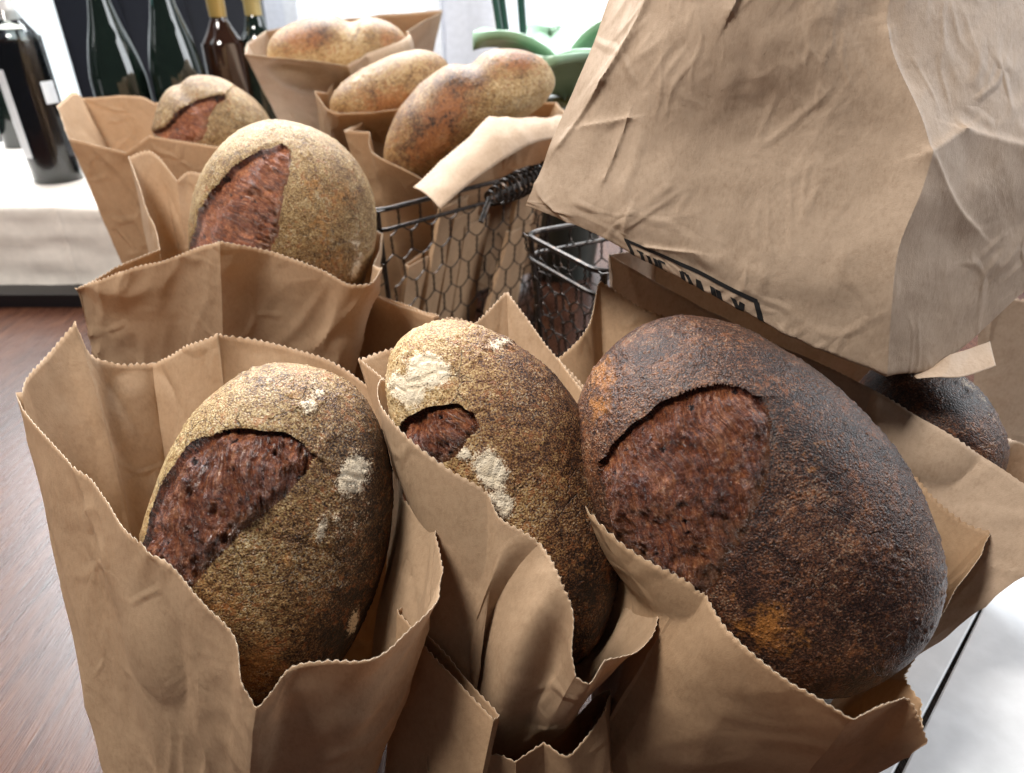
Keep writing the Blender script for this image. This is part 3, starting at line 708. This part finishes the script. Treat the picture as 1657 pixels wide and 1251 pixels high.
bag('brown bag with deep V-torn front rim around the olive loaf', mk(bA, [
    (28, 640, .405, 1, 'FL'), (68, 695, .39, 0, ('FL', 'FR', .06)), (135, 765, .37, 0, ('FL', 'FR', .15)), (200, 862, .348, 0, ('FL', 'FR', .26)), (268, 915, .338, 0, ('FL', 'FR', .36)), (330, 985, .33, 0, ('FL', 'FR', .44)),
    (372, 1032, .325, 0, ('FL', 'FR', .49)), (388, 1085, .323, 0, ('FL', 'FR', .52)), (416, 1142, .322, 1, ('FL', 'FR', .57)), (436, 1118, .322, 0, ('FL', 'FR', .60)), (470, 1078, .322, 0, ('FL', 'FR', .65)), (530, 1068, .322, 0, ('FL', 'FR', .74)), (600, 1060, .325, 0, ('FL', 'FR', .83)),
    (645, 1032, .333, 0, ('FL', 'FR', .9)), (690, 985, .345, 0, ('FL', 'FR', .96)), (716, 925, .36, 1, 'FR'),
    (706, 875, .375, 0, ('FR', 'GR', .3)), (688, 845, .39, 0, ('FR', 'GR', .6)), (645, 800, .41, 1, 'GR'), (650, 740, .435, 0, ('GR', 'BR', .5)), (620, 640, .46, 1, 'BR'),
    (545, 592, .472, 0, ('BR', 'BL', .25)), (470, 565, .475, 0, ('BR', 'BL', .4)), (400, 549, .476, 0, ('BR', 'BL', .55)), (350, 540, .462, 1, ('BR', 'BL', .68)), (300, 560, .472, 0, ('BR', 'BL', .84)), (245, 591, .488, 1, 'BL'),
    (190, 588, .470, 0, ('BL', 'GL', .4)), (148, 570, .458, 0, ('BL', 'GL', .8)), (125, 518, .446, 1, 'GL'), (85, 565, .435, 0, ('GL', 'FL', .35)), (45, 605, .418, 0, ('GL', 'FL', .75))]),
    KRAFT, push=('A',), seed=1, wr=.0026)
gB = ground(690, 1250, .06); gB2 = ground(905, 1190, .06)
bB = base4(gB, gB2, gB2+V3(.03, .11), gB+V3(.02, .13))
bag('crumpled brown bag with curled-out front lobe around the narrow golden loaf', mk(bB, [
    (580, 582, .45, 1, 'GL'), (622, 615, .43, 0, ('GL', 'FL', .4)), (648, 655, .415, 1, ('GL', 'FL', .7)), (668, 690, .402, 1, 'FL'), (720, 742, .385, 0, ('FL', 'FR', .12)), (785, 790, .37, 0, ('FL', 'FR', .22)),
    (808, 835, .362, 0, ('FL', 'FR', .3)), (850, 862, .355, 0, ('FL', 'FR', .37), (770, 1000, .378)), (872, 880, .352, 1, ('FL', 'FR', .40), (790, 1010, .385)), (905, 935, .338, 0, ('FL', 'FR', .52), (835, 1050, .355)), (922, 990, .335, 0, ('FL', 'FR', .66)), (920, 1045, .336, 0, ('FL', 'FR', .76)), (926, 1100, .338, 1, ('FL', 'FR', .86)),
    (958, 1112, .335, 0, ('FL', 'FR', .93)), (982, 1072, .338, 1, 'FR'), (1030, 1052, .352, 0, ('FR', 'GR', .4)), (1058, 1005, .37, 0, ('FR', 'GR', .75)), (1064, 940, .392, 1, 'GR'), (1090, 930, .395, 0, ('GR', 'BR', .1)),
    (1062, 880, .412, 0, ('GR', 'BR', .3)), (1058, 825, .43, 0, ('GR', 'BR', .5)), (1028, 755, .445, 0, ('GR', 'BR', .8)), (985, 690, .46, 1, 'BR'), (925, 605, .485, 0, ('BR', 'BL', .3)), (868, 535, .505, 0, ('BR', 'BL', .45)), (820, 472, .52, 1, ('BR', 'BL', .6)), (772, 522, .505, 1, ('BR', 'BL', .72)),
    (720, 516, .49, 0, ('BR', 'BL', .84)), (655, 560, .47, 1, 'BL')]), KRAFT, push=('B',), seed=2, wr=.0024)
bC = base4(ground(905, 1300), ground(1290, 1340), V3(.225, .315), V3(.075, .34))
bag('wide brown bag with flapping corner around the large dark loaf', mk(bC, [
    (1130, 932, .352, 1, 'FL'), (1160, 995, .335, 0, ('FL', 'FR', .15)), (1200, 1040, .325, 0, ('FL', 'FR', .3)), (1265, 1088, .316, 0, ('FL', 'FR', .5)), (1330, 1130, .31, 0, ('FL', 'FR', .72)), (1377, 1157, .307, 1, ('FL', 'FR', .88)),
    (1425, 1137, .31, 0, ('FL', 'FR', .95)), (1466, 1131, .318, 0, 'FR'), (1484, 1165, .322, 0, 'FR'), (1502, 1206, .33, 1, ('FR', 'GR', .2)), (1478, 1130, .35, 1, ('FR', 'GR', .6)), (1452, 1080, .372, 1, 'GR'), (1535, 985, .40, 0, ('GR', 'BR', .5)), (1600, 862, .435, 1, 'BR'),
    (1540, 832, .448, 0, ('BR', 'BL', .15)), (1400, 700, .48, 0, ('BR', 'BL', .4)), (1200, 560, .50, 0, ('BR', 'BL', .7)), (1045, 500, .51, 0, ('BR', 'BL', .9)), (974, 457, .515, 1, 'BL'),
    (950, 530, .50, 0, ('BL', 'GL', .5)), (905, 578, .49, 1, 'GL'), (990, 690, .44, 0, ('GL', 'FL', .4)), (1062, 795, .40, 0, ('GL', 'FL', .7))]), KRAFT2, push=('C',), seed=3, wr=.0020)
bL = base4(ground(1010, 940), ground(1385, 1130), V3(.35, .43), V3(.13, .49))
bag('long smooth bag holding the grey floured loaf, under the big closed bag', mk(bL, [
    (985, 412, .545, 1, 'FL'), (1200, 530, .51, 0, ('FL', 'FR', .33)), (1440, 645, .474, 0, ('FL', 'FR', .7)), (1657, 782, .428, 0, ('FL', 'FR', .93)), (1760, 850, .405, 1, 'FR'), (1790, 800, .45, 1, 'GR'), (1780, 760, .50, 1, 'BR'), (1657, 718, .515, 0, ('BR', 'BL', .3)), (1585, 680, .535, 0, ('BR', 'BL', .45)), (1300, 490, .575, 0, ('BR', 'BL', .8)), (1060, 395, .59, 1, 'BL'), (1030, 405, .565, 1, 'GL')]),
    KRAFT3, push=('J',), seed=4, wr=.0022, step=.002, teeth=.0006)
gD = ground(215, 800); gD2 = ground(520, 800)
bD = base4(gD, gD2, gD2+V3(.02, .14), gD+V3(.0, .14))
bag('brown bag with pinked rim and centre crease around the pink-torn loaf', mk(bD, [
    (122, 466, .585, 1, 'FL'), (200, 438, .57, 0, ('FL', 'FR', .2)), (285, 413, .56, 0, ('FL', 'FR', .36)), (356, 390, .53, 1, ('FL', 'FR', .5)), (440, 408, .55, 0, ('FL', 'FR', .66)), (520, 437, .55, 0, ('FL', 'FR', .82)), (565, 460, .553, 0, ('FL', 'FR', .9)), (600, 455, .56, 0, ('FL', 'FR', .97)), (618, 434, .575, 1, 'FR'),
    (600, 430, .63, 1, 'GR'), (620, 380, .70, 1, 'BR'), (520, 330, .74, 0, ('BR', 'BL', .4)), (345, 290, .745, 1, ('BR', 'BL', .75)), (308, 276, .74, 0, ('BR', 'BL', .84)), (286, 292, .735, 1, ('BR', 'BL', .9)), (246, 246, .735, 0, ('BR', 'BL', .96)), (210, 254, .725, 1, 'BL'), (236, 330, .68, 0, ('BL', 'GL', .6)), (258, 404, .645, 1, 'GL'), (175, 440, .61, 0, ('GL', 'FL', .6))]),
    KRAFT, push=('D',), seed=5, step=.0014, wr=.0026)
gE = ground(255, 560); gE2 = ground(420, 560)
bE = base4(gE, gE2, gE2+V3(.02, .15), gE+V3(-.02, .15))
bag('tall flared brown bag in front of the wine bottles', mk(bE, [
    (112, 226, .86, 1, 'FL'), (160, 236, .85, 0, ('FL', 'FR', .2)), (205, 246, .845, 1, ('FL', 'FR', .38)), (242, 219, .82, 1, ('FL', 'FR', .5)), (320, 232, .85, 0, ('FL', 'FR', .75)), (400, 243, .86, 1, 'FR'), (425, 230, .93, 1, 'GR'), (440, 200, 1.02, 1, 'BR'), (320, 160, 1.04, 0, ('BR', 'BL', .4)), (250, 166, 1.04, 1, ('BR', 'BL', .65)), (218, 155, 1.03, 0, ('BR', 'BL', .75)), (135, 158, 1.02, 1, 'BL'), (120, 149, .98, 0, ('BL', 'GL', .4)), (92, 172, .93, 1, 'GL'), (98, 190, .90, 0, ('GL', 'FL', .5))]),
    KRAFT2, push=('E',), seed=6, step=.002)
gF = ground(548, 420, .02); gF2 = ground(700, 400, .02)
bF = base4(gF, gF2, gF2+V3(-.03, .10), gF+V3(-.03, .10))
bag('brown bag with a peaked corner around the small amber loaf', mk(bF, [
    (508, 148, .93, 1, 'FL'), (520, 165, .915, 0, ('FL', 'FR', .1)), (548, 181, .90, 0, ('FL', 'FR', .25)), (640, 178, .89, 0, ('FL', 'FR', .7)), (690, 165, .89, 1, 'FR'), (730, 150, .95, 1, 'GR'), (740, 130, 1.02, 1, 'BR'), (640, 120, 1.04, 0, 'BM'), (540, 135, 1.02, 1, 'BL'), (530, 150, .97, 1, 'GL')]),
    KRAFT2, push=('F',), seed=7, step=.002)
gG = ground(640, 520, .02); gG2 = ground(860, 440, .02)
bG = base4(gG, gG2, gG2+V3(-.08, .09), gG+V3(-.08, .09))
gob = bag('brown bag with folded-down pale cuff around the curved loaf', mk(bG, [
    (556, 212, .86, 1, 'FL'), (597, 214, .845, 1, ('FL', 'FR', .1)), (601, 244, .835, 0, ('FL', 'FR', .13)), (640, 266, .82, 0, ('FL', 'FR', .25)), (690, 292, .81, 1, ('FL', 'FR', .42)), (740, 245, .80, 0, ('FL', 'FR', .58)), (792, 198, .805, 1, ('FL', 'FR', .75)), (850, 195, .83, 0, ('FL', 'FR', .9)), (905, 192, .86, 1, 'FR'), (915, 180, .90, 1, 'GR'), (900, 165, .94, 1, 'BR'), (760, 160, .945, 0, 'BM'), (600, 190, .93, 1, 'BL'), (575, 205, .90, 1, 'GL')]),
    KRAFT2, push=('G',), seed=8, step=.002)
# the cuff: rim strip folded outward and down
A_ = [at(668, 302, .752), at(725, 250, .752), at(792, 194, .768), at(850, 190, .79), at(908, 188, .82)]
B_ = [at(712, 338, .722), at(760, 297, .735), at(815, 258, .75), at(862, 232, .775), at(912, 222, .80)]
cuff = bag('', [(a, b, 1 if i in (0, 2, 4) else 0, (a+b)/2+V3(0, -.004, .005)) for i, (a, b) in enumerate(zip(A_, B_))], KRAFT3, closed=False, rows=20, step=.0015, name='folded_cuff', seed=9, wr=.002)
for k in ('category', 'group', 'label'):
    if k in cuff: del cuff[k]
into(cuff, gob)
gH = ground(520, 330, 0); gH2 = ground(640, 330, 0)
bH = base4(gH, gH2, gH2+V3(.0, .15), gH+V3(-.02, .15))
bag('straight-edged bag with dark shaded front around the pale dented loaf', mk(bH, [
    (396, 87, .99, 1, 'FL'), (480, 96, .98, 0, 'FM'), (562, 106, .975, 1, 'FR'), (640, 60, 1.05, 0, 'GR'), (716, 17, 1.13, 1, 'BR'), (560, 30, 1.17, 0, 'BM'), (430, 50, 1.14, 1, 'BL'), (400, 70, 1.06, 1, 'GL')]),
    KRAFT3, push=('H',), seed=10, step=.003, teeth=.0, rag=.0004, wr=.0010)
# crumpled empty bag stuffed low between the front bags, flat bags behind
bK = base4(ground(720, 1400), ground(1000, 1400), ground(985, 1215), ground(760, 1240))
bag('crumpled empty bag squashed low between the V-torn bag and the wide bag', mk(bK, [
    (735, 1240, .385, 1, 'FL'), (790, 1215, .38, 0, ('FL', 'FR', .2)), (835, 1235, .37, 1, ('FL', 'FR', .4)), (880, 1205, .375, 1, ('FL', 'FR', .6)), (925, 1225, .37, 0, ('FL', 'FR', .8)), (975, 1150, .38, 1, 'FR'), (985, 1120, .40, 1, 'BR'), (900, 1180, .41, 0, 'BM'), (780, 1200, .41, 1, 'BL')]),
    KRAFT2, seed=12, wr=.004, rows=36, step=.0016)
def flatbag(label, pts, thick=.005, seed=0, mat=KRAFT2, group='flat folded paper bags', lean=(0, 0, 0)):
    """a folded bag: two sheets closed at the sides; pts = top-left, top-right, bottom-right, bottom-left in the world"""
    TL, TR, BR, BL = [np.array(p, float) for p in pts]
    n = np.cross(TR-TL, BL-TL); n /= np.linalg.norm(n); n *= thick/2
    cols = [(TL-n, BL-n, 1), (mid(TL, TR)-n*1.4, mid(BL, BR)-n*1.6, 0), (TR-n, BR-n, 1), (TR+n, BR+n, 1), (mid(TL, TR)+n*1.4, mid(BL, BR)+n*1.6, 0), (TL+n, BL+n, 1)]
    return bag(label, cols, mat, seed=seed, rows=24, step=.0022, wr=.0012, group=group, name='folded_paper_bag')
flatbag('flat dark bag standing between the pink-torn loaf bag and the narrow loaf', [at(585, 470, .66), at(706, 512, .60), ground(706, 800), ground(560, 790)], seed=13)
flatbag('flat bag with slanting straight top edge tucked under the curled-out front lobe', [at(648, 985, .40), at(803, 1164, .362), ground(745, 1440), ground(628, 1330)], seed=16)
flatbag('grey brown flat bag standing at the table end behind the floured loaf', [at(1590, 470, .66), at(1800, 520, .60), ground(1800, 900), ground(1560, 820)], seed=14, mat=KRAFT3)
for i in range(6):
    t = .16+.125*i; q = ra+(rb-ra)*t; nrm = np.array([-e1[1], e1[0], 0]); q = q*np.array([1, 1, 0])+nrm*.026
    d = np.array([*e1, 0])*.038; o = nrm*(.007*((i*5) % 4)); up = np.array([0, 0, .17+.018*((i*3) % 4)])+np.array([*e1, 0])*(.045+.012*((i*2) % 3))
    flatbag('narrow folded bag standing upright against the mesh of the coil-handled basket', [q-d+up+o, q+d*.7+up+o+nrm*.02, q+d*.7+V3(0, 0, .012)+o+nrm*.02, q-d+V3(0, 0, .012)+o], seed=20+i, thick=.006, mat=KRAFT2, group='folded bags inside the basket')

# ------------------------------------------------------------------ big closed bag with print
NETP = [  # rows from the top down the front, round the bottom edge, then up the back
    [(1020, -110, .41), (1110, -110, .375), (1240, -110, .36), (1360, -110, .362), (1470, -110, .37), (1610, -110, .40), (1780, -110, .45)],
    [(963, 60, .43), (1070, 55, .395), (1200, 60, .38), (1320, 60, .377), (1434, 52, .378), (1600, 60, .405), (1780, 60, .455)],
    [(908, 195, .45), (1020, 205, .424), (1160, 215, .408), (1320, 225, .396), (1500, 246, .386), (1610, 262, .415), (1780, 280, .46)],
    [(862, 306, .463), (980, 340, .444), (1110, 380, .432), (1270, 440, .418), (1452, 420, .393), (1590, 400, .43), (1770, 340, .468)],
    [(850, 333, .468), (1000, 398, .452), (1120, 462, .443), (1280, 546, .431), (1434, 608, .42), (1535, 578, .445), (1740, 400, .475)],
    [(872, 335, .51), (1015, 385, .495), (1140, 445, .485), (1300, 530, .475), (1440, 590, .465), (1540, 560, .475), (1740, 400, .50)],
    [(905, 300, .56), (1030, 340, .55), (1160, 390, .545), (1310, 460, .54), (1440, 520, .53), (1560, 500, .53), (1740, 380, .53)],
    [(960, 120, .56), (1080, 120, .57), (1200, 130, .58), (1330, 140, .58), (1460, 150, .57), (1600, 170, .56), (1770, 200, .53)],
    [(1030, -110, .47), (1130, -110, .48), (1250, -110, .49), (1370, -110, .49), (1480, -110, .49), (1620, -110, .49), (1780, -110, .48)]]
NET = np.array([[at(*p) for p in r] for r in NETP])
def cr1(A, x, axis, sharp):
    """Catmull-Rom along axis at float index x, with sharp breaks at the indices in sharp"""
    n = A.shape[axis]; i = min(n-2, max(0, int(math.floor(x)))); t = x-i
    g = lambda k: np.take(A, k, axis)
    p1, p2 = g(i), g(i+1)
    p0 = g(i-1) if i > 0 and i not in sharp else p1*2-p2
    p3 = g(i+2) if i+2 < n and (i+1) not in sharp else p2*2-p1
    return .5*((2*p1)+(-p0+p2)*t+(2*p0-5*p1+4*p2-p3)*t*t+(-p0+3*p1-3*p2+p3)*t**3)
def big_bag():
    nu, nv = 300, 400
    us = np.linspace(0, 6, nu+1); vs = np.linspace(0, 8, nv+1)
    R = np.stack([cr1(NET, v, 0, (4,)) for v in vs])
    G = np.stack([cr1(R, u, 1, (4,)) for u in us], 1)
    # soften the bottom edge fold
    for _ in range(5): G[1:-1] = G[1:-1]*.5+.25*(G[:-2]+G[2:])
    Nn = np.cross(np.gradient(G, axis=1), np.gradient(G, axis=0)); Nn /= np.linalg.norm(Nn, axis=2)[:, :, None]
    if np.mean(Nn[:nv//3, :, 1]) > 0: Nn = -Nn
    U, Vv = np.meshgrid(us, vs); P = G.reshape(-1, 3); u = U.ravel(); v = Vv.ravel()
    q = np.stack([u, v, u*0], 1); rot = lambda a: np.array([[math.cos(a), -math.sin(a), 0], [math.sin(a), math.cos(a), 0], [0, 0, 1]])
    h = .0022*fbm(q*np.array([.9, .8, 1])+3, 3)
    # diagonal drag wrinkles and short pinched creases
    q1 = (q@rot(.6))*np.array([3.6, .9, 1]); r1 = 1-np.abs(perlin(q1+8))*4; h += .0007*np.clip(r1, 0, 1)**1.3*sstep(.0, .45, perlin(q*np.array([.9, 1.1, 1])+21))
    q2 = (q@rot(-.25))*np.array([5, 1.6, 1]); r2 = 1-np.abs(perlin(q2+50))*5; h += .0005*np.clip(r2, 0, 1)**1.2*sstep(.05, .45, perlin(q*1.2+71))
    for (ua, va, ub, vb, wd, am) in ((.95, -.2, .45, 1.5, .10, .006), (.45, 1.5, .15, 2.3, .07, .004), (2.05, -.2, 1.8, .75, .08, .005), (.35, 2.05, .95, 1.9, .06, .003), (.95, 1.9, .9, 2.6, .05, .003), (1.2, 3.4, 1.3, 2.9, .06, .003), (1.5, 3.5, 2.1, 3.2, .06, .003), (4.0, 1.0, 4.0, 2.0, .07, .003), (4.0, 2.0, 4.6, 1.75, .08, .004), (4.6, 1.75, 5.8, 1.9, .10, .004), (4.05, 2.05, 4.9, 2.8, .08, .003), (.35, 3.5, .0, 2.9, .07, .004), (.35, 3.5, .45, 4.0, .06, .003)):
        dd, _ = polydist(q[:, :2], [(ua, va), (ub, vb)]); side = (q[:, 0]-ua)*(vb-va)-(q[:, 1]-va)*(ub-ua)
        h += .55*am*np.exp(-np.abs(dd)/wd*np.where(side > 0, 2.2, .7))
    W = P+Nn.reshape(-1, 3)*h[:, None]; Gd = W.reshape(nv+1, nu+1, 3)
    f = [(j*(nu+1)+i, j*(nu+1)+i+1, (j+1)*(nu+1)+i+1, (j+1)*(nu+1)+i) for j in range(nv) for i in range(nu)]
    # close left side (edge fold) and right side
    for i in (0, nu):
        for j in range(nv//2):
            a, b, c, d = j*(nu+1)+i, (j+1)*(nu+1)+i, (nv-j-1)*(nu+1)+i, (nv-j)*(nu+1)+i
            f.append((a, b, c, d) if b != c else (a, b, d))
    org = NET[4].mean(0)
    root = empty('closed_paper_bag', org); tag(root, 'big closed creased bag with black printed frame tipped over the baskets', 'bag', 'brown paper bread bags')
    o = mesh_obj('paper_shell', W, f, KRAFT4, None, True, 40); into(o, root)
    md = o.modifiers.new('paper thickness', 'SOLIDIFY'); md.thickness = .0003; md.offset = 0
    def surf(uu, vv, lift=.0005):
        x = np.clip(uu/6*nu, 0, nu-1.001); y = np.clip(vv/8*nv, 0, nv-1.001); i = int(x); j = int(y); a = x-i; b = y-j
        p = (Gd[j, i]*(1-a)+Gd[j, i+1]*a)*(1-b)+(Gd[j+1, i]*(1-a)+Gd[j+1, i+1]*a)*b
        return p+Nn[j, i]*lift
    INK = simple('black_ink', (.012, .012, .013), .6)
    def stroke(name, quads):
        m = MB()
        for (A, B, wid) in quads:   # stroke from A to B in (u, v) with half width wid
            A = np.array(A, float); B = np.array(B, float); d = B-A; L = np.linalg.norm(d); d /= L; s = np.array([-d[1], d[0]])*wid
            n = max(3, int(L/.03)); k = 4; V = []
            for i in range(n+1):
                for j in range(k+1): V.append(surf(*(A+d*L*i/n+s*(2*j/k-1))))
            m.add(V, [(i*(k+1)+j, i*(k+1)+j+1, (i+1)*(k+1)+j+1, (i+1)*(k+1)+j) for i in range(n) for j in range(k)])
        into(m.build(name, INK), o)
    u0, u1, v0, v1 = PRINT
    stroke('printed_frame', [((u0-.02, v0), (u1+.02, v0+.0), .055), ((u0, v0), (u0, v1), .030), ((u1, v0), (u1, v1), .030), ((u0-.02, v1), (u1+.02, v1), .028)])
    GLY = {'T': [((0, 0), (1, 0)), ((.5, 0), (.5, 1))], 'H': [((0, 0), (0, 1)), ((1, 0), (1, 1)), ((0, .5), (1, .5))], 'E': [((0, 0), (0, 1)), ((0, 0), (1, 0)), ((0, .5), (.8, .5)), ((0, 1), (1, 1))],
           'D': [((0, 0), (0, 1)), ((0, 0), (.65, 0)), ((.65, 0), (1, .3)), ((1, .3), (1, .7)), ((1, .7), (.65, 1)), ((.65, 1), (0, 1))], 'A': [((.5, 0), (0, 1)), ((.5, 0), (1, 1)), ((.22, .65), (.78, .65))],
           'I': [((.5, 0), (.5, 1))], 'L': [((0, 0), (0, 1)), ((0, 1), (1, 1))], 'Y': [((0, 0), (.5, .5)), ((1, 0), (.5, .5)), ((.5, .5), (.5, 1))]}
    x = u0+.10; cw = (u1-u0-.20)/9.4; t0, t1 = v0+.20, v1-.12
    for ch in 'THE DAILY':
        if ch != ' ':
            wd = cw*.66
            stroke('printed_letter', [((x+a[0]*wd, t0+a[1]*(t1-t0)), (x+b[0]*wd, t0+b[1]*(t1-t0)), .027) for a, b in GLY[ch]])
        x += cw*(.75 if ch == 'I' else 1.08)
    A_ = [at(1478, 611, .435), at(1540, 578, .445), at(1602, 551, .455)]; B_ = [at(1484, 614, .430), at(1552, 611, .432), at(1612, 592, .440)]
    fl = bag('', [(a, b, 1 if i != 1 else 0, (a+b)/2) for i, (a, b) in enumerate(zip(A_, B_))], KRAFT4, closed=False, rows=20, step=.0015, name='folded_flap', seed=15, wr=.002, teeth=0)
    for k in ('category', 'group', 'label'):
        if k in fl: del fl[k]
    into(fl, root)
PRINT = (1.20, 2.70, 3.58, 4.45)
big_bag()
